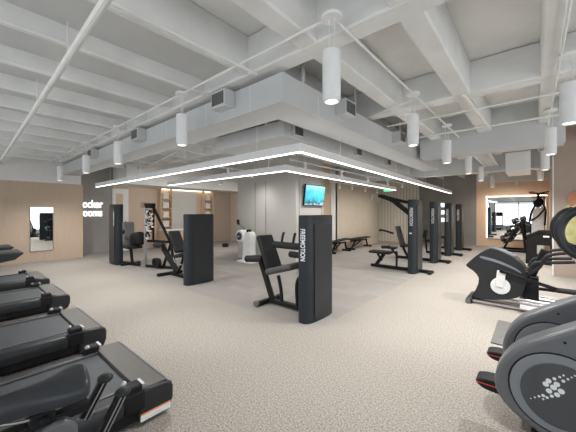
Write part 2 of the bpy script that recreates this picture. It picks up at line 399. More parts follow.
led_frame('led_light_frame', 'large white L-shaped LED frame hanging over the edge of the grey carpet', -2.35, 3.0, 8.4, 11.2, 2.40, ((ZC,)*4, (2.85, 2.85, ZC, ZC)))
led_frame('led_light_frame', 'smaller white L-shaped LED frame hanging inside the large one by the core wall', -3.66, 4.22, 4.75, 6.5, 2.40, ((2.86, ZC, ZC, ZC), (2.86, 2.86, 2.86, ZC)))
# pendants
def pendant():
    r = empty('pendant_lamp')
    MB().cyl((0, 0, .0), (0, 0, -.03), .085, seg=28).build('canopy', 'lamp', r, bevel=.005)
    c = MB()
    for dx in (-.025, .025): c.cyl((dx, 0, -.03), (dx, 0, -.30), .004, seg=6)
    c.build('cord', 'pipe', r)
    b = MB(); pts = [(.075, -.30), (.075, -.72)]
    b.cyl((0, 0, -.30), (0, 0, -.70), .075, seg=32); b.build('shade', 'lamp', r, bevel=.004)
    q = MB().cyl((0, 0, -.700), (0, 0, -.715), .069, seg=32).build('rim', 'lamp', r)
    MB().cyl((0, 0, -.716), (0, 0, -.718), .052, seg=24).build('lens', 'lens', r)
    return r
P0 = pendant(); first = True
def pend(x, y, label, group=None):
    global first
    o = P0 if first else copy_tree(P0); first = False
    o.location = (x, y, ZB-.02); tag(o, label, 'pendant lamp', 'white cylinder pendant lamps under the ceiling conduits')
    l = bpy.data.lights.new('pendant_spot', 'SPOT'); l.energy = 112; l.spot_size = math.radians(150); l.spot_blend = .8; l.shadow_soft_size = .06; l.color = (1, .985, .96)
    lo = bpy.data.objects.new('pendant_spot', l); COL.objects.link(lo); lo.location = (0, 0, -.73); lo.parent = o
pend(-1.28, 2.05, 'largest white cylinder pendant, hanging just in front of the duct corner')
pend(-3.67, 2.05, 'white cylinder pendant left of the duct corner, second largest on the left side')
pend(-6.0, 2.05, 'white cylinder pendant above and left of the dark tower with the upholstered press')
pend(-8.0, 2.05, 'white cylinder pendant beside the end of the tan wall and lit sign')
pend(-10.5, 2.05, 'white cylinder pendant in front of the white bulkhead over the tan wall, leftmost')
pend(-1.27, 4.12, 'white cylinder pendant in the middle row, nearest after the duct corner one')
pend(-1.25, 6.02, 'white cylinder pendant in front of the low cross girder, left end')
pend(-1.2, 8.0, 'white cylinder pendant just behind the low cross girder')
pend(-1.2, 10.1, 'white cylinder pendant second from the far end of the middle row')
pend(-1.2, 13.0, 'white cylinder pendant at the far end of the middle row, near the copper wall')
pend(.27, 4.15, 'big white cylinder pendant cut by the right edge of the picture')
pend(.19, 6.2, 'white cylinder pendant in front of the right end of the cross girder')
pend(.17, 8.4, 'white cylinder pendant behind the cross girder near the brown wall')
pend(.12, 11.0, 'white cylinder pendant above the white training tower and wall mirror')
# conduits and pipes
def pipe(name, label, pts, r, m='pipe', drops=()):
    o = empty(name); tag(o, label, 'pipe'); MB().tube(pts, r, 10).build('pipe_run', m, o)
    for q in drops: MB().cyl(q, (q[0], q[1], ZC), .007, seg=6).build('hanger_rod', m, o)
    return o
pipe('sprinkler_pipe', 'thick white sprinkler pipe crossing the joists at the upper left', [(1.2, .55, 3.04), (-2.2, .68, 3.04), (-8.5, .83, 3.04), (-12.1, .9, 3.04)], .03, drops=[(-3.4, .72, 3.04), (-5.2, .76, 3.04), (-7.4, .8, 3.04)])
pipe('conduit', 'thin white conduit linking the left row of pendants', [(-1.28, 2.05, ZB-.03), (-11.9, 2.05, ZB-.03)], .013)
pipe('conduit', 'thin white conduit linking the middle row of pendants', [(-1.28, 2.05, ZB-.03), (-1.2, 14.5, ZB-.03)], .013)
pipe('conduit', 'thin white conduit linking the right row of pendants', [(.22, 1.0, ZB-.03), (.15, 14.5, ZB-.03)], .013)
pipe('conduit', 'white conduit running just beneath the joist nearest the left of the large duct', [(-2.45, -3, ZB-.05), (-2.45, 2.3, ZB-.05)], .018)
pipe('conduit', 'white conduit running beneath the second joist from the large duct', [(-3.43, -3, ZB-.03), (-3.43, 2.3, ZB-.03)], .015)
pipe('cross_conduit', 'white conduit crossing in front of the low cross girder', [(-2.1, 6.5, 3.2), (4.3, 6.5, 3.2)], .018)
pipe('cross_conduit', 'white conduit crossing under the second wide cross beam', [(-2.1, 5.3, 3.2), (4.3, 5.3, 3.2)], .014)
pipe('branch_pipe', 'short white branch pipe with a hanger above the low cross girder', [(-.75, 4.6, 3.22), (-.62, 6.4, 3.12)], .025, drops=[(-.75, 4.7, 3.22)])
pipe('branch_pipe', 'thin white pipe crossing over the inner duct behind the large duct', [(-2.9, 4.9, 3.22), (-1.3, 4.3, 3.22)], .016)
pipe('branch_pipe', 'thin white pipe above the left arm of the large LED frame', [(-9.8, 4.2, 3.1), (-4.9, 3.3, 3.1)], .02)
# spot track by the inner beige wall
st = empty('spot_track', (-5.7, 9.0, 2.72)); tag(st, 'white track of small spotlights washing the inner beige wall', 'light fitting')
MB().box((0, 2.6, 0), (.04, 5.2, .04)).build('track', 'pipe', st)
for y in (.7, 1.7, 2.9, 4.2):
    s = MB().cyl((0, y, -.02), (0, y, -.2), .045).build('spotlight', 'lamp', st)
    MB().cyl((0, y, -.2), (0, y, -.205), .035).build('lens', 'lens', s)
    l = bpy.data.lights.new('wall_wash', 'SPOT'); l.energy = 26; l.spot_size = math.radians(75); l.spot_blend = .35; l.shadow_soft_size = .03; l.color = (1, .87, .7)
    lo = bpy.data.objects.new('wall_wash', l); COL.objects.link(lo); lo.location = (0, y, -.22); lo.rotation_euler = (0, math.radians(-12), 0); lo.parent = st
MB().cyl((0, .5, .02), (0, .5, .98), .008).build('hanger_rod', 'pipe', st)

def spot_track(x, y0, y1, z, ys, label, power=85, aim=0):  # tracks added to brighten the back of the room
    r = empty('spot_track', (x, y0, z)); tag(r, label, 'light fitting')
    MB().box((0, (y1-y0)/2, 0), (.035, y1-y0, .03)).build('track', 'pipe', r)
    for yy in (.3, y1-y0-.3): MB().cyl((0, yy, .015), (0, yy, ZB-z+.04), .006, seg=6).build('hanger_rod', 'pipe', r)
    for y in ys:
        sp = MB().cyl((0, y, -.015), (0, y, -.16), .045).build('spotlight', 'lamp', r)
        MB().cyl((0, y, -.16), (0, y, -.164), .036).build('lens', 'lens', sp)
        l = bpy.data.lights.new('fill_spot', 'SPOT'); l.energy = power; l.spot_size = math.radians(155); l.spot_blend = .9; l.shadow_soft_size = .12; l.color = (1, .97, .93)
        lo = bpy.data.objects.new('fill_spot', l); COL.objects.link(lo); lo.location = (0, y, -.18); lo.rotation_euler = (0, math.radians(aim), 0); lo.parent = r
spot_track(-4.4, 5.2, 13.2, 2.84, (.6, 2.4, 4.2, 6.0, 7.6), 'added white spotlight track brightening the benches and towers, right of the core wall', 90, 15)
spot_track(-9.3, 4.6, 10.0, 2.84, (.5, 2.2, 4.4), 'added white spotlight track brightening the counter area, left of the core wall', 130, 40)
spot_track(-6.6, 4.6, 6.4, 2.84, (.5, 1.4), 'short white added fill light track in front of the core wall', 40)
wt_ = empty('spot_track', (-.75, 14.75, 2.84)); tag(wt_, 'short white added fill light track in front of the copper wall', 'light fitting')  # added track, put in to brighten the copper wall
MB().box((0, 0, 0), (1.7, .035, .03)).build('track', 'pipe', wt_)
for x in (-.7, .7): MB().cyl((x, 0, .015), (x, 0, ZC-2.84), .006, seg=6).build('hanger_rod', 'pipe', wt_)
for x in (-.6, .2):
    sp = MB().cyl((x, 0, -.015), (x, .03, -.16), .045).build('spotlight', 'lamp', wt_)
    l = bpy.data.lights.new('fill_spot', 'SPOT'); l.energy = 60; l.spot_size = math.radians(140); l.spot_blend = .9; l.shadow_soft_size = .1; l.color = (1, .92, .82)
    lo = bpy.data.objects.new('fill_spot', l); COL.objects.link(lo); lo.location = (x, .04, -.2); lo.rotation_euler = (math.radians(30), 0, 0); lo.parent = wt_
# ================================================================== WALL THINGS
def wall_mirror(name, label, cat): return tag(empty(name), label, cat)
wm = empty('framed_mirror', (XW, 1.89, .34)); tag(wm, 'tall narrow frameless mirror on the tan left wall', 'mirror')
MB().span((0, -.29, 0), (.03, .29, 1.42)).build('backing', 'cap', wm, bevel=.003)
MB().span((.03, -.282, .008), (.034, .282, 1.412)).build('mirror_glass', 'mirror', wm)
lm = empty('backlit_mirror', (0, YN, 0)); tag(lm, 'wide wall mirror with glowing edges on the copper far wall', 'mirror')
MB().span((-1.68, -.05, .38), (.4, -.012, 2.28)).build('mirror_glass', 'mirror', lm)
g = MB(); g.span((-1.72, -.03, .40), (-1.685, -.006, 2.32)); g.span((-1.72, -.03, 2.285), (.4, -.006, 2.32)); g.build('edge_light', 'cove', lm)
# sign
sg = empty('lit_sign', (-13.0, 3.0, 0)); tag(sg, 'glowing white locker rooms lettering on the dark corridor wall', 'sign')
R = Matrix.Translation((.02, .15, 1.77)) @ Matrix.Rotation(PI/2, 4, 'Z') @ Matrix.Rotation(PI/2, 4, 'X')
text('lettering', 'locker', .42, 'signlit', R, sg, .012, sx=.68)
R = Matrix.Translation((.02, .11, 1.44)) @ Matrix.Rotation(PI/2, 4, 'Z') @ Matrix.Rotation(PI/2, 4, 'X')
text('lettering', 'rooms', .42, 'signlit', R, sg, .012, sx=.68)
s2 = empty('lit_wall_panel', (-3.57, YN, 0)); tag(s2, 'column of three glowing white blocks on the dark far wall behind the towers', 'sign')
for z in (1.95, 1.58, 1.2): MB().box((0, -.015, z), (.24, .03, .2)).build('lit_block', 'signlit', s2, bevel=.02)
# television
tv = empty('television', (-5.35, 7.42, 2.12)); tag(tv, 'flat television with a blue picture mounted on the pale core wall', 'television')
tl = math.radians(7)
MB().box((.09, 0, 0), (.05, 1.08, .66), (0, tl, 0)).build('bezel', 'black', tv, bevel=.006)
scn = MB().box((0, 0, .31), (.008, 1.03, .61)).build('screen', 'tv', tv); scn.location = (.118-.0, 0, -.31); scn.rotation_euler = (0, tl, 0)
for a in (scn,): a.location = Vector((.116, 0, 0))-Euler((0, tl, 0)).to_matrix() @ Vector((0, 0, .31))
MB().span((0, -.15, -.12), (.09, .15, .12)).build('wall_bracket', 'black', tv)
ex = empty('exit_sign', (-4.28, 10.9, 2.46)); tag(ex, 'small glowing green exit sign hanging at the end of the inner LED frame', 'sign')
MB().box((0, 0, 0), (.34, .03, .14)).build('sign_panel', 'exitg', ex); MB().cyl((0, 0, .07), (0, 0, ZC-2.46), .01).build('stem', 'pipe', ex)
mu = empty('wall_painting', (.62, 9.8, 1.3)); tag(mu, 'soft yellow green and orange painted shape on the brown right wall', 'painting')
q = []
MB().prism(smooth([(-.12, -.75), (-.15, .25), (.02, .55), (.5, .6), (.95, .2), (.95, -.75)], 3), 'y', -.02, 0).build('green_area', 'yellow', mu)
MB().prism(smooth([(.0, .38), (-.02, .72), (.25, .9), (.5, .75), (.5, .4)], 3), 'y', -.032, -.02).build('orange_area', 'orangep', mu)

# back wall niches with towels, counter
def shelf_unit(y0, y1, label):
    r = empty('shelf_unit', (-13.0, y0, 0)); tag(r, label, 'shelf'); w = y1-y0
    f = MB(); f.span((0, 0, 0), (.3, .03, 2.66)); f.span((0, w-.03, 0), (.3, w, 2.66)); f.span((0, .03, 0), (.02, w-.03, 2.66)); f.build('carcass', 'oak', r)
    for z in (.9, 1.32, 1.75, 2.17): MB().span((.02, .03, z), (.29, w-.03, z+.03)).build('shelf', 'oak', r)
    return r
tw0 = None
def towel(x, y, z, label, group):
    global tw0
    if tw0 is None:
        m = MB(); 
        for k in range(3): m.box((0, 0, .045+k*.085), (.24, .30-.01*k, .082))
        tw0 = m.build('towel_stack', 'towel', None, bevel=.03, seg=3); o = tw0
    else: o = tw0.copy(); COL.objects.link(o)
    o.location = (x, y, z); tag(o, label, 'towels', group)
shelf_unit(6.08, 6.62, 'oak niche shelf holding white towels, left of the pale panel')
shelf_unit(8.30, 8.84, 'oak niche shelf holding white towels, behind the second dark tower')
for i, z in enumerate((.93, 1.35, 1.78, 2.20)):
    n = ('fourth shelf down', 'third shelf down', 'second shelf down', 'top shelf')[i]
    towel(-12.86, 6.35, z, 'folded white towels on the %s of the left niche' % n, 'towels in the niches')
    towel(-12.86, 8.57, z, 'folded white towels on the %s of the right niche' % n, 'towels in the niches')
struct(MB().span((-13.0, 6.62, 0), (-12.94, 8.0, 2.62)).build('wall_panel', 'greyw'))
struct(MB().span((-12.98, 6.1, 2.63), (-12.9, 8.9, 2.655)).build('trim_4', 'cove'))
ct = empty('reception_counter', (-12.3, 7.0, 0)); tag(ct, 'light oak reception counter with a white top in front of the niches', 'counter')
MB().span((-.3, -1.0, 0), (.3, .9, .78)).build('body', 'oak', ct, bevel=.01); MB().span((-.34, -1.04, .78), (.34, .94, .84)).build('worktop', 'white', ct, bevel=.008)

# ================================================================== STRENGTH MACHINES
def tower(h, parent, lettering=True, zt=None, sticker=None, w=.2, L=.72):
    prof = smooth([(-w/2, -L/2+.03), (-w/2+.03, -L/2), (w/2-.05, -L/2), (w/2, -L/2+.10), (w/2+.015, 0), (w/2, L/2-.1), (w/2-.05, L/2), (-w/2+.03, L/2), (-w/2, L/2-.03)], 2)
    t = MB().prism(prof, 'z', 0, h).build('weight_tower', 'slate', parent, bevel=.006)
    MB().prism([(-.22, .06), (.22, .06), (.22, h-.12), (-.22, h-.12)], 'x', w/2+.004, w/2+.0165).build('side_panel', 'panel', t, bevel=.004)
    MB().prism([(x*.97, y*.98) for x, y in prof], 'z', h, h+.012).build('top_cap', 'black', t)
    if lettering:
        zt = zt or h-.2
        mt = Matrix((( 0, 1, 0, -.035), (0, 0, -1, -L/2-.001), (-1, 0, 0, zt), (0, 0, 0, 1)))
        text('lettering', 'FREEMOTION', .115, 'letter', mt, t, .002, sx=.66)
    if sticker: MB().box((-.01, -L/2-.003, sticker), (.06, .006, .035)).build('sticker', 'letter', t)
    return t
def pad(m, c, d, rot=(0, 0, 0), name='seat', p=None, mt='soft'):
    return MB().box((0, 0, 0), d).build(name, mt, p, bevel=min(d)*.42, seg=3) if m is None else None
def padobj(name, p, c, d, rot=(0, 0, 0), m='soft'):
    o = MB().box((0, 0, 0), d).build(name, m, p, bevel=min(d)*.4, seg=3); o.location = c; o.rotation_euler = rot; return o
def roller(name, p, a, b, r, m='soft'):
    o = MB().cyl(a, b, r, seg=20).build(name, m, p, bevel=r*.25); return o

# A: curl machine nearest the carpet corner
a = empty('curl_machine', (-2.52, 3.62, 0)); tag(a, 'black seated curl machine beside the nearest dark tower, at the grey carpet corner', 'exercise machine')
tower(1.54, a, zt=1.36)
f = MB(); f.bar((-1.05, .02, .06), (-.1, .02, .06), .09, .07); f.bar((-1.05, -.25, .045), (-1.05, .28, .045), .08, .07)
f.bar((-1.23, 0, .74), (-.93, 0, .07), .07, .09); f.build('frame', 'black', a, bevel=.012)
f = MB(); f.tube(curve([(-.72, .0, .08), (-.74, 0, .3), (-.80, 0, .52)]), .03); f.tube(curve([(-.36, -.02, .08), (-.38, -.02, .38), (-.33, -.02, .55), (-.14, -.02, .66)]), .03); f.build('support_tubes', 'black', a)
for y in (-.30, .28): MB().cyl((-1.05, y, .05), (-1.05, y+.05, .05), .05).build('transport_wheel', 'rubber', a)
padobj('backrest', a, (-1.04, .02, .90), (.09, .36, .62), (0, math.radians(-24), 0))
bh = MB()
for z in (.08, -.10): bh.box((-.05, 0, z), (.012, .16, .07))
o = bh.build('backrest_bracket', 'panel', a); o.location = (-1.04, .02, .90); o.rotation_euler = (0, math.radians(-24), 0)
padobj('seat', a, (-.66, .02, .66), (.60, .42, .11), (0, math.radians(-16), 0), 'padg')
roller('arm_roller', a, (-1.50, -.10, .74), (-1.08, -.10, .79), .062)
roller('roller_pad', a, (-.80, -.12, 1.06), (-.12, -.12, 1.06), .055); roller('roller_pad', a, (-.44, -.12, .93), (-.12, -.12, .93), .05)
for x in (-.62, -.38):
    h = MB().tube(curve([(x, -.12, 1.08), (x+.02, -.12, 1.18), (x+.05, -.12, 1.27)]), .02).build('handle', 'soft', a)
MB().bar((-.40, .03, .12), (-.1, .03, .12), .12, .10).build('foot_box', 'ring', a, bevel=.02)
MB().tube(curve([(-.35, -.07, .62), (-.27, -.09, .72), (-.12, -.09, .80)]), .014).build('adjust_lever', 'chrome', a)

# B: second machine, further left
c = empty('extension_machine', (-5.77, 3.65, 0)); tag(c, 'black leg extension machine beside the second dark tower, left of the core wall', 'exercise machine')
tower(1.54, c, lettering=False)
f = MB(); f.bar((-1.30, 0, .05), (-.1, 0, .05), .09, .08); f.bar((-1.30, -.35, .04), (-1.30, .30, .04), .10, .07); f.bar((-1.68, -.02, .66), (-.92, -.02, .10), .09, .13); f.build('frame', 'black', c, bevel=.012)
padobj('backrest', c, (-1.02, .02, .86), (.09, .30, .62), (0, math.radians(-36), 0))
padobj('seat', c, (-.62, .02, .58), (.56, .40, .08), (0, math.radians(-14), 0))
roller('arm_roller', c, (-1.92, -.14, .72), (-1.42, -.14, .75), .06)
MB().tube(curve([(-.95, .0, .1), (-.8, 0, .3), (-.7, 0, .52)]), .03).build('support_tubes', 'black', c)
MB().tube(curve([(-.8, -.2, .5), (-.6, -.24, .42), (-.25, -.22, .38)]), .018).build('adjust_lever', 'chrome', c)

# C: press machine by the corridor
e = empty('press_machine', (-9.85, 3.30, 0)); tag(e, 'dark tower and grey backed chest press machine beside the corridor and lit sign', 'exercise machine')
tw = tower(1.82, e, lettering=False); tw.rotation_euler.z = -PI/2
text('lettering', 'FREEMOTION', .10, 'letter', Matrix(((0, 1, 0, .14), (0, 0, -1, -.118), (-1, 0, 0, 1.62), (0, 0, 0, 1))), e, .002, sx=.72)
f = MB(); f.bar((.2, .12, .05), (1.0, .30, .05), .09, .08); f.bar((.75, .2, .05), (.62, .2, .55), .07, .07); f.bar((.55, -.05, .04), (.55, .5, .04), .08, .07); f.build('frame', 'black', e, bevel=.012)
padobj('backrest', e, (.40, .22, .92), (.12, .34, .76), (0, math.radians(-7), 0), 'padl')
padobj('seat', e, (.68, .22, .56), (.50, .42, .09), (0, 0, 0))
padobj('arm_block', e, (.85, .30, .80), (.6, .25, .40), (0, math.radians(-6), 0), 'black')
MB().tube(curve([(.62, -.02, .98), (.74, -.06, 1.06), (.86, -.08, 1.02)]), .035).build('handle', 'soft', e)

# D: rope trainer
g = empty('rope_trainer', (-8.6, 3.66, 0)); tag(g, 'cable trainer with a silver post and black and white ropes, left of second tower', 'exercise machine')
MB().box((0, 0, .9), (.07, .07, 1.74)).build('post', 'silver', g, bevel=.01)
MB().box((.18, .05, 1.78), (.42, .16, .14)).build('pulley_head', 'black', g, bevel=.03)
MB().box((-.10, .0, 1.80), (.10, .18, .16)).build('head_grip', 'brown', g, bevel=.03)
f = MB(); f.bar((.30, .1, 1.72), (.82, .35, .72), .06, .06); f.bar((0, .05, .76), (.85, .3, .76), .06, .07); f.bar((0, 0, .04), (.95, .40, .04), .08, .07); f.bar((.82, .35, .72), (.92, .40, .06), .06, .06); f.bar((.82, .35, .72), (.60, .25, .06), .06, .06); f.bar((.30, .1, 1.72), (.28, .1, .76), .05, .05); f.build('frame', 'black', g, bevel=.008)
f = MB(); f.box((0, 0, .02), (.16, .24, .04)); f.build('foot', 'silver', g, bevel=.008)
for q_ in range(3):
    f1 = MB(); x0 = .14+.10*q_
    P_ = [(x0+.028*math.sin(k*.9+q_*2), -.02+.03*q_+.02*math.cos(k*.9+q_), 1.66-k*.04) for k in range(23-3*q_)]
    f1.tube(curve(P_, 3), .022, 8)
    rp = f1.build('rope', 'soft', g)
    for k in range(1, len(P_)-1):
        if random.random() < .42: MB().sph((P_[k][0], P_[k][1], P_[k][2]), .034, (1, 1, .8), 8).build('white_wrap', 'towel', rp)
for i, x in enumerate((.42, .55)): MB().cyl((x, .05, .17), (x, .16, .17), .13).build('weight_plate', 'black', g, bevel=.015)

# E: row of four cable towers along the right carpet edge
def cable_base(o, reach=1.25):
    f = MB(); f.bar((-reach, 0, .05), (.42, 0, .05), .09, .08); f.bar((.38, -.16, .035), (.38, .16, .035), .09, .06); return f
p = empty('pulldown_machine', (-2.42, 8.05, 0)); tag(p, 'tall dark tower with overhead cable arms and a flat bench, nearest of the right row', 'exercise machine')
tower(1.91, p, sticker=1.05)
cable_base(p).build('base', 'black', p, bevel=.012)
f = MB()
for y in (-.09, .09):
    f.tube(curve([(-.08, y, 1.50), (-.42, y, 1.78), (-.62, y, 1.93), (-.95, y, 2.06)]), .048); f.tube(curve([(-.08, y, 1.84), (-.36, y, 1.90), (-.62, y, 1.97), (-.95, y, 2.07)]), .04)
f.cyl((-.95, -.12, 2.06), (-.95, .12, 2.06), .045); f.build('pulley_arm', 'black', p)
MB().bar((-.30, 0, 1.70), (-.62, 0, 1.95), .05, .03).build('arm_brace', 'silver', p)
f = MB(); f.cyl((-1.0, 0, 2.05), (-1.12, 0, 2.08), .012); f.tube(curve([(-1.12, -.22, 2.03), (-1.13, -.08, 2.10), (-1.13, .08, 2.10), (-1.12, .22, 2.03)]), .018); f.cyl((-1.12, -.22, 2.03), (-1.13, -.24, 1.9), .022); f.cyl((-1.12, .22, 2.03), (-1.13, .24, 1.9), .022); f.build('pulldown_bar', 'silver', p)
padobj('bench_pad', p, (-.95, 0, .45), (.62, .34, .07))
f = MB(); f.bar((-1.05, 0, .42), (-.80, 0, .42), .08, .05); f.bar((-.86, 0, .4), (-1.10, 0, .06), .07, .09); f.bar((-1.05, 0, .4), (-.92, 0, .2), .05, .06); f.build('bench_support', 'black', p, bevel=.01); MB().box((-.50, 0, .28), (.05, .05, .46)).build('roller_post', 'black', p, bevel=.01)
roller('thigh_roller', p, (-.84, -.22, .62), (-.60, -.22, .64), .045)
# row machine
q = empty('shoulder_machine', (-2.42, 10.1, 0)); tag(q, 'slim dark tower with a black upright padded seat, second of the right row', 'exercise machine')
tower(1.91, q)
cable_base(q).build('base', 'black', q, bevel=.012)
padobj('backrest', q, (-1.12, 0, .78), (.09, .36, .68), (0, math.radians(-16), 0), 'padg')
f = MB(); f.tube(curve([(-1.16, 0, 1.0), (-1.08, 0, .6), (-.98, 0, .3), (-.85, 0, .08)]), .045); f.build('seat_post', 'black', q)
padobj('seat', q, (-.86, 0, .46), (.44, .36, .08), (0, math.radians(-6), 0))
padobj('foot_pad', q, (-1.42, 0, .34), (.34, .30, .07)); MB().bar((-1.42, 0, .3), (-1.2, 0, .06), .05, .06).build('foot_support', 'black', q)
MB().tube(curve([(-1.28, -.2, .86), (-1.5, -.24, .93), (-1.72, -.24, .97), (-1.74, -.24, .92)]), .035).build('press_arm', 'black', q)
for yy, lab, nm in ((12.05, 'slim dark tower with low black seat, third of the right row', 'row_machine'), (14.0, 'slim dark tower with foot bar, farthest of the right row', 'cable_machine')):
    u = empty(nm, (-2.42, yy, 0)); tag(u, lab, 'exercise machine')
    tower(1.91, u); cable_base(u, .8).build('base', 'black', u, bevel=.012)
    padobj('seat', u, (-.55, 0, .50), (.42, .36, .08)); MB().bar((-.55, 0, .46), (-.55, 0, .07), .07, .07).build('seat_post', 'black', u)
    padobj('foot_pad', u, (-.85, .05, .75 if yy < 13 else .3), (.08, .34, .30), (0, .2, 0)); MB().bar((-.78, 0, .09), (-.85, .05, .7 if yy < 13 else .28), .05, .05).build('pad_post', 'black', u)

# flat benches by the inner wall
def bench(y0, y1, x, z, tilt, label):
    r = empty('weight_bench', (x, (y0+y1)/2, 0)); tag(r, label, 'bench', ); L = y1-y0
    padobj('back_pad', r, (0, L*.15, z+tilt*.3), (.28, L*.66, .055), (tilt, 0, 0)); padobj('seat_pad', r, (0, -L*.34, z), (.28, L*.28, .055))
    f = MB(); f.bar((0, -L*.45, z-.08), (0, L*.42, z-.10), .06, .06)
    f.bar((0, L*.36, z-.1), (0, L*.46, .04), .06, .06); f.bar((0, -L*.2, z-.1), (0, -L*.42, .04), .06, .06); f.bar((0, L*.1, z-.1), (0, -L*.3, .12), .04, .05)
    f.bar((-.2, L*.46, .035), (.2, L*.46, .035), .07, .07); f.bar((-.18, -L*.42, .035), (.18, -L*.42, .035), .07, .07); f.build('frame', 'black', r, bevel=.01)
bench(10.9, 12.7, -5.93, .44, 0, 'black flat weight bench farthest along the inner beige wall')
bench(9.35, 10.65, -5.9, .46, .06, 'black weight bench with a slightly raised pad, right beside the nearest tower')

# arm ergometer by the core wall
h = empty('arm_ergometer', (-6.95, 6.2, 0)); tag(h, 'white hand-crank ergometer with a round drum in front of the core wall', 'exercise machine')
MB().prism(smooth([(-.25, 0), (.22, 0), (.16, .5), (.20, .95), (-.05, 1.0), (-.2, .75), (-.16, .4)], 2), 'y', -.12, .12).build('body', 'whitep', h, bevel=.015)
d = MB().cyl((-.30, -.16, .82), (-.30, .16, .82), .20, seg=32).build('drum', 'whitep', h, bevel=.02)
MB().cyl((-.30, -.175, .82), (-.30, -.16, .82), .125, seg=28).build('drum_cover', 'disc', d); MB().cyl((-.30, -.185, .82), (-.30, -.175, .82), .03).build('hub', 'chrome', d)
MB().bar((-.30, -.19, .82), (-.92, -.19, .50), .05, .03).build('crank_arm', 'silver', h, bevel=.008); MB().bar((-.92, -.32, .49), (-.92, -.16, .49), .16, .12).build('grip', 'soft', h, bevel=.02)
MB().tube(curve([(-.30, .19, .95), (-.52, .19, 1.08), (-.70, .19, 1.17)]), .03).build('crank_arm', 'ring', h); roller('grip', h, (-.70, .14, 1.17), (-.73, .14, 1.34), .05)
MB().cyl((.05, -.13, 1.0), (.05, .0, 1.0), .045).build('knob', 'soft', h)
MB().box((0, 0, .025), (.7, .5, .05)).build('base_plate', 'whitep', h, bevel=.015)

# ================================================================== TREADMILLS (belts run away from the window wall)
def treadmill():
    r = empty('treadmill')
    f = MB(); f.box((0, -1.05, .115), (.84, 1.95, .17)); f.build('deck_base', 'black', r, bevel=.02)
    MB().box((0, -1.12, .228), (.655, 1.72, .04)).build('running_belt', 'belt', r, bevel=.012)
    for s in (-1, 1):
        pr = [(s*.325, .20), (s*.33, .248), (s*.35, .262), (s*.43, .252), (s*.45, .20), (s*.44, .12), (s*.33, .12)]
        o = MB().prism(pr, 'y', -2.0, -.24).build('side_rail', 'rail', r, bevel=.012)
        MB().box((s*.335, -1.1, .257), (.012, 1.7, .012)).build('rail_edge', 'shroud', o)
        b = MB(); b.box((s*.40, -.30, .28), (.09, .12, .075)); b.box((s*.43, -.30, .20), (.05, .15, .14)); b.build('rail_bracket', 'black', r, bevel=.015)
        MB().box((s*.405, -.235, .305), (.085, .02, .02)).build('bracket_strip', 'silver', r); MB().sph((s*.37, -.34, .322), .02).build('bracket_bolt', 'silver', r)
        MB().box((s*.38, -1.9, .025), (.08, .12, .05)).build('foot', 'rubber', r); MB().box((s*.38, -.12, .02), (.08, .12, .04)).build('foot', 'rubber', r)
        MB().bar((s*.42, -1.75, .2), (s*.38, -1.92, 1.35), .06, .09).build('upright', 'rail', r, bevel=.02)
        MB().tube(curve([(s*.38, -1.88, 1.18), (s*.38, -1.6, 1.12), (s*.37, -1.38, 1.06)]), .022).build('handrail', 'soft', r)
    MB().prism([(-.27, .03), (-.27, .272), (-.05, .258), (-.012, .235), (0, .20), (0, .11), (-.03, .03)], 'x', -.45, .45).build('end_cap', 'rail', r, bevel=.018)
    MB().prism([(-.262, .268), (-.262, .276), (-.055, .262), (-.055, .254)], 'x', -.425, .425).build('cap_panel', 'cap', r, bevel=.003)
    MB().prism([(-.05, .255), (-.05, .262), (-.016, .240), (-.016, .232)], 'x', -.43, .44).build('cap_lip', 'ring', r)
    l = MB().box((.4515, -.145, .062), (.004, .23, .045)).build('warning_label', 'whitep', r); l['label'] = 'white warning sticker'
    MB().box((.4515, -.145, .0895), (.004, .23, .010)).build('label_stripe', 'orange', l)
    MB().box((0, -1.95, 1.40), (.86, .10, .40), (math.radians(-20), 0, 0)).build('console', 'rail', r, bevel=.03)
    MB().box((0, -1.895, 1.42), (.6, .006, .3), (math.radians(-20), 0, 0)).build('console_screen', 'disc', r)
    MB().box((0, -1.88, .28), (.80, .42, .22)).build('motor_cover', 'rail', r, bevel=.07, seg=3)
    return r
t0 = treadmill()
tl = ['nearest black treadmill, its running belt behind the bike saddle at the lower left', 'black treadmill second from the camera, next beyond the nearest one', 'black treadmill third from the camera on the left side', 'black treadmill farthest of the four flat ones, before the raised decks']
for i, (x, y) in enumerate(((-2.76, 1.17), (-4.37, 1.19), (-6.34, 1.27), (-8.08, 1.31))):
    o = t0 if i == 0 else copy_tree(t0)
    if i:
        for q_ in [c_ for c_ in o.children if c_.name.startswith('warning_label')]:
            for k_ in list(q_.children): bpy.data.objects.remove(k_)
            bpy.data.objects.remove(q_)
    o.location = (x, y, 0); o.scale.x = 1.2; tag(o, tl[i], 'treadmill', 'treadmills in a row on the left')
def incline():
    r = empty('incline_treadmill')
    MB().prism([(-2.0, .46), (-2.0, .62), (-.02, .66), (0, .64), (-.16, .50), (-.4, .46)], 'x', -.45, .45).build('deck', 'rail', r, bevel=.012)
    MB().prism([(-1.9, .622), (-1.9, .640), (-.06, .672), (-.06, .655)], 'x', -.34, .34).build('running_belt', 'belt', r)
    f = MB()
    for s in (-1, 1): f.box((s*.36, -1.2, .035), (.1, 1.6, .07)); f.bar((s*.36, -1.6, .05), (s*.36, -1.4, .5), .07, .1)
    f.build('base_frame', 'black', r, bevel=.01)
    for s in (-1, 1): MB().bar((s*.42, -1.9, .5), (s*.38, -2.1, 1.5), .07, .1).build('upright', 'rail', r, bevel=.02)
    MB().box((0, -2.1, 1.55), (.86, .10, .4), (math.radians(-20), 0, 0)).build('console', 'rail', r, bevel=.03)
    return r
i0 = incline(); i0.location = (-9.5, 1.1, 0); tag(i0, 'incline treadmill with raised black deck, in front of the tall wall mirror, nearer one', 'treadmill', 'raised incline treadmills')
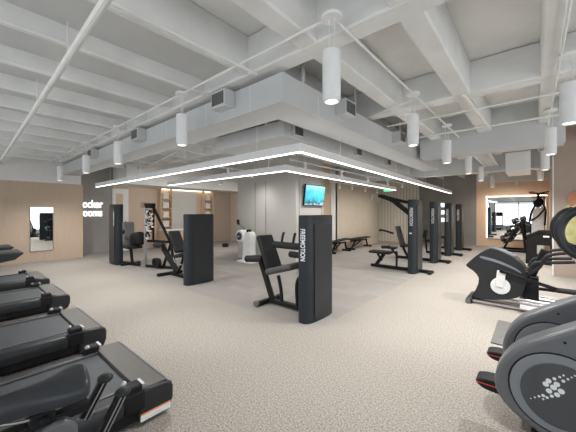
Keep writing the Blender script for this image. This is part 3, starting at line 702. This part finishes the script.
i1 = copy_tree(i0); i1.location = (-11.15, 1.1, 0); tag(i1, 'incline treadmill with raised black deck, nearest the tan wall', 'treadmill', 'raised incline treadmills')

# spin bike in the lower left corner
bk = empty('spin_bike', (-1.30, .2, 0)); tag(bk, 'black spin bike at the lower left corner, seen by its saddle', 'exercise bike')
bm = MB()
n = 16; rows = []
prof = [(-.17, .016, .0), (-.15, .024, .008), (-.10, .030, .012), (-.04, .042, .01), (.02, .068, .008), (.07, .098, .014), (.105, .112, .022), (.125, .095, .022), (.135, .04, .016)]
for y, hw, dz in prof:
    ring = []
    for k in range(n):
        an = 2*PI*k/n; cx, sx = math.cos(an), math.sin(an)
        ring.append(bm.bm.verts.new((hw*cx, y, .965+dz+(.035 if sx > 0 else .045)*sx-(.035*abs(cx)**2 if sx < 0 else .012*abs(cx)**2))))
    rows.append(ring)
for A, B in zip(rows, rows[1:]):
    for k in range(n): bm.bm.faces.new((A[k], A[(k+1) % n], B[(k+1) % n], B[k]))
bm.bm.faces.new(rows[0][::-1]); bm.bm.faces.new(rows[-1])
sd = bm.build('saddle', 'saddle', bk, angle=80); ss = sd.modifiers.new('round', 'SUBSURF'); ss.levels = ss.render_levels = 2
f = MB()
for s in (-1, 1): f.tube(curve([(s*.015, -.13, .935), (s*.035, -.04, .915), (s*.04, .05, .918), (s*.06, .10, .935)]), .005)
f.build('saddle_rails', 'chrome', bk)
f = MB(); f.box((0, 0, .90), (.09, .07, .05)); f.cyl((-.06, 0, .9), (.06, 0, .9), .014); f.cyl((0, 0, .90), (0, 0, .62), .024); f.bar((0, -.16, .87), (0, .14, .87), .05, .035); f.build('seat_post', 'black', bk, bevel=.006)
f = MB(); f.bar((0, .04, .72), (0, -.18, .14), .09, .10); f.bar((0, -.18, .5), (0, -.78, .78), .08, .10); f.bar((0, .2, .10), (0, -1.0, .10), .08, .08); f.bar((0, -.85, .1), (0, -.8, .95), .06, .09); f.build('frame', 'slate', bk, bevel=.02)
MB().prism(smooth([(.02, .66), (.12, .83), (.02, .90), (-.12, .78), (-.2, .4), (-.1, .25)], 2), 'x', -.06, .06).build('frame_cover', 'shroud', bk, bevel=.012)
for y in (.28, -1.0): MB().bar((-.28, y, .04), (.28, y, .04), .07, .06).build('stabilizer', 'black', bk, bevel=.015)
w = MB().cyl((-.02, -.75, .40), (.02, -.75, .40), .25, seg=36).build('flywheel', 'silver', bk)
f = MB(); f.bar((0, -.8, .9), (0, -.82, 1.1), .05, .05)
f.tube(curve([(-.24, -.6, 1.12), (-.23, -.78, 1.10), (0, -.84, 1.10), (.23, -.78, 1.10), (.24, -.6, 1.12)]), .018); f.build('handlebar', 'soft', bk)
f = MB(); f.cyl((-.1, -.22, .32), (.1, -.22, .32), .02); f.bar((.09, -.22, .32), (.09, -.1, .2), .025, .015); f.bar((-.09, -.22, .32), (-.09, -.34, .44), .025, .015); f.box((.15, -.1, .19), (.1, .1, .02)); f.box((-.15, -.34, .45), (.1, .1, .02)); f.build('crank_pedals', 'black', bk, bevel=.004)
for i, (x, y0, z0, y1, z1) in enumerate(((.0, .17, .70, .255, .845), (-.06, .14, .78, .21, .90))):
    l = MB().bar((x, y0, z0), (x, y1, z1), .022, .035).build('adjust_lever', 'black', bk, bevel=.004)
    e2 = MB(); e2.bar((x+.012, y0, z0), (x+.012, y1, z1), .004, .005); e2.bar((x+.012, y0+.014, z0-.006), (x+.012, y1+.014, z1-.006), .004, .004); e2.build('lever_edge', 'silver', l)
    MB().sph((x, y1+.006, z1+.008), .03, (1, 1, .55)).build('lever_knob', 'rail', l)
MB().bar((0, .08, .72), (0, .19, .69), .06, .05).build('lever_mount', 'black', bk, bevel=.01)

# ================================================================== RIGHT SIDE CARDIO
def ellipt():
    r = empty('elliptical_trainer')     # body runs along +X, left end at x = 0, near face at y = 0
    out = smooth([(0, .46), (.05, .60), (.14, .72), (.27, .81), (.41, .905), (.62, 1.03), (.80, 1.10), (.92, 1.02), (.95, .80), (.86, .48), (.72, .24), (.50, .15), (.30, .155), (.12, .24), (.02, .34)], 2)
    sh = MB().prism(out, 'y', 0, .17).build('shroud', 'shroud', r, bevel=.025, seg=3)
    up = smooth([(.48, .905), (.80, 1.07), (.88, 1.0), (.90, .78), (.70, .74), (.58, .76)], 2)
    MB().prism(up, 'y', -.006, .004).build('upper_panel', 'ring', sh, bevel=.003)
    sc = MB().cyl((.47, -.004, .87), (.47, .0, .87), .008, seg=10); sc.cyl((.36, -.004, .80), (.36, 0, .80), .008, seg=10); sc.build('screws', 'black', sh)
    MB().tube([(p[0], .0, p[1]) for p in arc(.335, .47, .248, 0, 350, 35)], .006, 6, True).build('groove', 'black', sh)
    MB().cyl((.335, -.008, .47), (.335, .01, .47), .244, seg=64).build('ring_cover', 'ring', sh, bevel=.004)
    dk = MB().cyl((.345, -.014, .465), (.345, -.006, .465), .198, seg=64).build('disc', 'disc', sh, bevel=.003)
    lg = MB()
    for x, z, rr in [(0.2, 0.4, 0.0036), (0.22, 0.415, 0.0048), (0.24, 0.43, 0.0071), (0.26, 0.443, 0.0094), (0.272, 0.52, 0.0153), (0.285, 0.545, 0.0141), (0.308, 0.513, 0.0162), (0.287, 0.483, 0.0151), (0.312, 0.568, 0.0093), (0.323, 0.538, 0.015), (0.343, 0.502, 0.016), (0.324, 0.474, 0.0138), (0.30, 0.456, 0.0093), (0.278, 0.438, 0.0082), (0.26, 0.42, 0.0059), (0.336, 0.588, 0.0069), (0.353, 0.604, 0.0057), (0.352, 0.569, 0.0091), (0.372, 0.588, 0.0068), (0.388, 0.605, 0.0045), (0.402, 0.62, 0.0045)]:
        lg.cyl((x, -.0155, z), (x, -.0138, z), rr, seg=14)
    lg.build('logo', 'letter', dk)
    f = MB(); f.box((.68, .35, .05), (.75, .10, .09)); f.box((.34, .32, .045), (.10, .44, .08)); f.box((1.02, .32, .045), (.10, .50, .08)); f.box((.7, .3, .3), (.1, .3, .5)); f.box((.45, .085, .09), (.5, .1, .16)); f.box((.45, .24, .05), (.1, .30, .07)); f.bar((.8, .3, .5), (.72, .14, 1.05), .09, .12); f.build('frame', 'black', r, bevel=.015)
    for y, z, x in ((.25, .30, -.125), (.50, .22, .03)):
        p = MB().prism(smooth([(x-.01, .01+z), (x+.03, .035+z), (x+.12, .045+z), (x+.42, .02+z), (x+.42, -.05+z), (x+.10, -.045+z), (x+.03, -.03+z)], 2), 'y', y-.075, y+.075).build('pedal', 'soft', r, bevel=.012)
        q = MB().prism([(x+.003, .009+z), (x+.12, .008+z), (x+.42, -.012+z), (x+.42, -.019+z), (x+.12, .0+z), (x+.005, .001+z)], 'y', y-.079, y+.079).build('pedal_trim', 'red', p); q['label'] = 'red trim line'
        MB().box((x+.5, y, z+.02), (.3, .05, .05)).build('pedal_arm', 'black', r)
    MB().bar((.72, .12, 1.0), (.52, .10, 1.33), .06, .08).build('neck', 'black', r)
    f = MB()
    f.tube([(.46+.125*math.cos(t*PI/18), .0, 1.475+.145*math.sin(t*PI/18)) for t in range(36)], .026, 12, True)
    hr = f.build('handle_ring', 'rail', r)
    f = MB(); f.tube([(.455+.128*math.cos(t*PI/18), .10, 1.48+.150*math.sin(t*PI/18)) for t in range(36)], .012, 10, True); f.build('rear_rim', 'soft', hr)
    f = MB(); f.bar((.50, .0, 1.345), (.52, .12, 1.32), .05, .04); f.build('ring_bracket', 'black', hr)
    return r
e0 = ellipt(); e0.location = (-.22, 2.44, 0); tag(e0, 'nearest grey elliptical with a round disc and white dot logo, lower right corner', 'elliptical trainer', 'grey ellipticals at the right edge')
e1 = copy_tree(e0); e1.location = (-.22, 3.1, 0)
for c_ in e1.children:
    if c_.name.startswith('pedal') and not c_.name.startswith('pedal_arm'): c_.location.z -= .04
tag(e1, 'second grey elliptical with large black ring handle, just behind the nearest one', 'elliptical trainer', 'grey ellipticals at the right edge')
tag(MB().box((0, 0, .008), (.9, .95, .016)).build('floor_mat', 'rubber', None, bevel=.004), 'flat grey rubber mat on the floor behind the second elliptical', 'mat').location = (.04, 4.75, 0)

x = empty('cross_trainer', (-.5, 6.2, 0)); tag(x, 'black cross trainer with a pale round crank and sloping front hood', 'elliptical trainer')
out = smooth([(-.44, .66), (-.26, .86), (-.10, .985), (-.06, .985), (.06, .96), (.26, .85), (.41, .67), (.40, .45), (.34, .22), (.1, .12), (-.38, .06), (-.30, .2), (-.235, .41), (-.29, .53), (-.44, .63)], 1)
sh = MB().prism(out, 'y', -.2, .2).build('hood', 'rail', x, bevel=.02, seg=2)
MB().prism(smooth([(-.24, .80), (-.22, .84), (.02, .79), (.25, .69), (.34, .62), (.33, .60), (.24, .66), (.0, .75)], 1), 'y', -.206, .206).build('hood_stripe', 'ring', sh)
MB().prism([(-.16, .88), (-.06, .985), (.06, .965), (.27, .852), (.25, .80), (.06, .88)], 'y', -.14, .14).build('hood_cap', 'disc', sh, bevel=.02)
cr = MB().cyl((.06, -.235, .36), (.06, -.2, .36), .135, seg=36).build('crank_disc', 'whitep', x, bevel=.008)
MB().bar((.05, -.245, .34), (.08, -.245, .62), .12, .03, (0, 1, 0)).build('crank_arm', 'whitep', cr, bevel=.012)
MB().cyl((.08, -.29, .62), (.08, -.24, .62), .03).build('crank_pin', 'black', cr)
MB().bar((.08, -.28, .62), (.80, -.28, .42), .045, .05).build('pedal_bar', 'black', x, bevel=.008); MB().bar((.0, .25, .3), (.80, .28, .3), .045, .05).build('pedal_bar', 'black', x, bevel=.008)
for y in (-.28, .28): MB().box((.95, y, .42 if y < 0 else .32), (.42, .14, .05)).build('foot_plate', 'soft', x, bevel=.015)
f = MB()
for y in (-.30, -.12, .12, .30): MB().cyl((.30, y, .16), (1.5, y, .13), .026).build('guide_rail', 'silver', x)
for y in (-.31, -.12): MB().bar((.32, y, .10), (.60, y, .10), .1, .06).build('rail_block', 'whitep', x, bevel=.005)
for y in (-.24, .24): MB().bar((-.38, y, .05), (1.5, y, .045), .03, .03).build('base_rail', 'silver', x)
for xx_ in (-.38, 1.5): MB().bar((xx_, -.30, .045), (xx_, .30, .045), .10, .07).build('stabilizer', 'black', x, bevel=.015)
MB().box((.45, 0, .3), (.2, .2, .5)).build('centre_column', 'black', x, bevel=.015)
for y in (-.29, .29): MB().cyl((-.39, y, .04), (-.39, y+.04*(1 if y > 0 else -1), .04), .04).build('wheel', 'rubber', x)
MB().bar((.45, 0, .5), (.62, 0, 1.0), .09, .09).build('mast', 'black', x, bevel=.015)
for y in (-.28, .28):
    MB().tube(curve([(.42, y, .62), (.55, y, .74), (.64, y, .92), (.86, y, .99), (1.02, y, .95)]), .025).build('moving_arm', 'soft', x)
    MB().tube(curve([(.42, y, .66), (.50, y, .80), (.72, y*.9, .83), (.95, y*.8, .86)]), .025).build('fixed_handle', 'soft', x)
MB().bar((.42, -.3, .62), (.42, .3, .62), .06, .06).build('pivot_axle', 'black', x)
# second cross trainer's rear parts behind: recumbent step unit
# dumbbell rack by the mirror
dr = empty('dumbbell_rack', (-.62, 15.15, 0), -PI/2); tag(dr, 'black three-tier dumbbell rack in front of the glowing wall mirror', 'rack')
for s_ in (-1, 1):
    f = MB(); f.bar((s_*.52, -.38, .06), (s_*.52, .22, 1.25), .09, .06); f.bar((s_*.52, -.42, .04), (s_*.52, .36, .04), .09, .07); f.bar((s_*.52, .22, 1.2), (s_*.52, .34, .05), .06, .06)
    f.build('end_frame', 'black', dr, bevel=.01)
TIERS = [(-.22, .48), (-.04, .85), (.14, 1.2)]
for y, z in TIERS: MB().box((0, y, z-.10), (.98, .30, .04), (math.radians(18), 0, 0)).build('tier', 'black', dr)
db0 = None
for ti, (y, z) in enumerate(TIERS):
    for k in range(4):
        if db0 is None:
            db0 = empty('dumbbell', rz=-PI/2); MB().cyl((0, -.10, 0), (0, .10, 0), .017, seg=10).build('grip', 'chrome', db0)
            for s_ in (-1, 1): MB().cyl((0, s_*.07, 0), (0, s_*.21, 0), .113, seg=8).build('head', 'rail', db0, bevel=.01)
            o = db0
        else: o = copy_tree(db0)
        lx_ = -.36+k*.24
        o.location = (dr.location.x+(y-.03), dr.location.y-lx_, z+.06); o.rotation_euler = (math.radians(18), 0, -PI/2)
        tag(o, 'black hexagonal dumbbell on the %s of the rack, %s from the mirror' % (('bottom tier', 'middle tier', 'top tier')[ti], ('nearest', 'second', 'third', 'farthest')[k]), 'dumbbell', 'dumbbells on the rack')
# black cabinet stand
cb = empty('storage_stand', (.12, 11.8, 0)); tag(cb, 'black storage stand with a small white label beside the brown wall end', 'stand')
f = MB(); f.prism([(-.34, 0), (-.08, 0), (-.06, .96), (-.32, .88)], 'y', -.2, .2); f.box((.26, .15, .5), (.06, .06, 1.0)); f.box((.26, -.15, .5), (.06, .06, 1.0)); f.build('side_frame', 'black', cb, bevel=.01)
MB().prism([(-.30, .88), (-.02, 1.04), (.30, 1.04), (.30, .98), (0, .97), (-.26, .85)], 'y', -.22, .22).build('top_shelf', 'black', cb, bevel=.01)
p_ = MB().box((.08, -.18, .78), (.34, .03, .38)).build('front_panel', 'black', cb); MB().box((.14, -.198, .86), (.14, .006, .05)).build('white_label', 'letter', p_)
MB().box((.08, 0, .15), (.42, .36, .28)).build('lower_box', 'black', cb, bevel=.02)
# white training tower
wt = empty('training_tower', (.10, 14.6, 0)); tag(wt, 'white and black training tower with hanging straps beside the wall mirror', 'exercise machine')
MB().prism(smooth([(-.20, 0), (.20, 0), (.16, 1.2), (.20, 1.75), (-.14, 1.8), (-.20, 1.2)], 2), 'y', -.12, .12).build('body', 'whitep', wt, bevel=.02)
MB().sph((0, -.05, 1.98), .16, (1, .8, 1.1)).build('pulley_housing', 'black', wt); MB().cyl((0, 0, 1.7), (0, 0, 2.3), .04).build('mast', 'black', wt)
f = MB(); f.tube(curve([(0, -.1, 2.05), (.2, -.16, 1.7), (.18, -.18, 1.1)]), .03); f.tube(curve([(0, -.1, 2.05), (-.2, -.16, 1.6), (-.26, -.18, 1.2)]), .03); f.tube(curve([(-.22, -.15, 1.25), (0, -.16, 1.45), (.2, -.15, 1.75)]), .028); f.build('straps', 'soft', wt)
MB().sph((-.1, -.1, 2.1), .07).build('white_knob', 'towel', wt)
b_ = MB(); b_.bar((-.25, -.12, 2.34), (.28, -.12, 2.27), .08, .05); b_.bar((-.05, 0, 2.3), (.3, -.2, 2.36), .05, .04); b_.build('top_bar', 'black', wt)
MB().box((-.2, -.13, 2.36), (.16, .08, .06)).build('red_grip', 'red', wt)
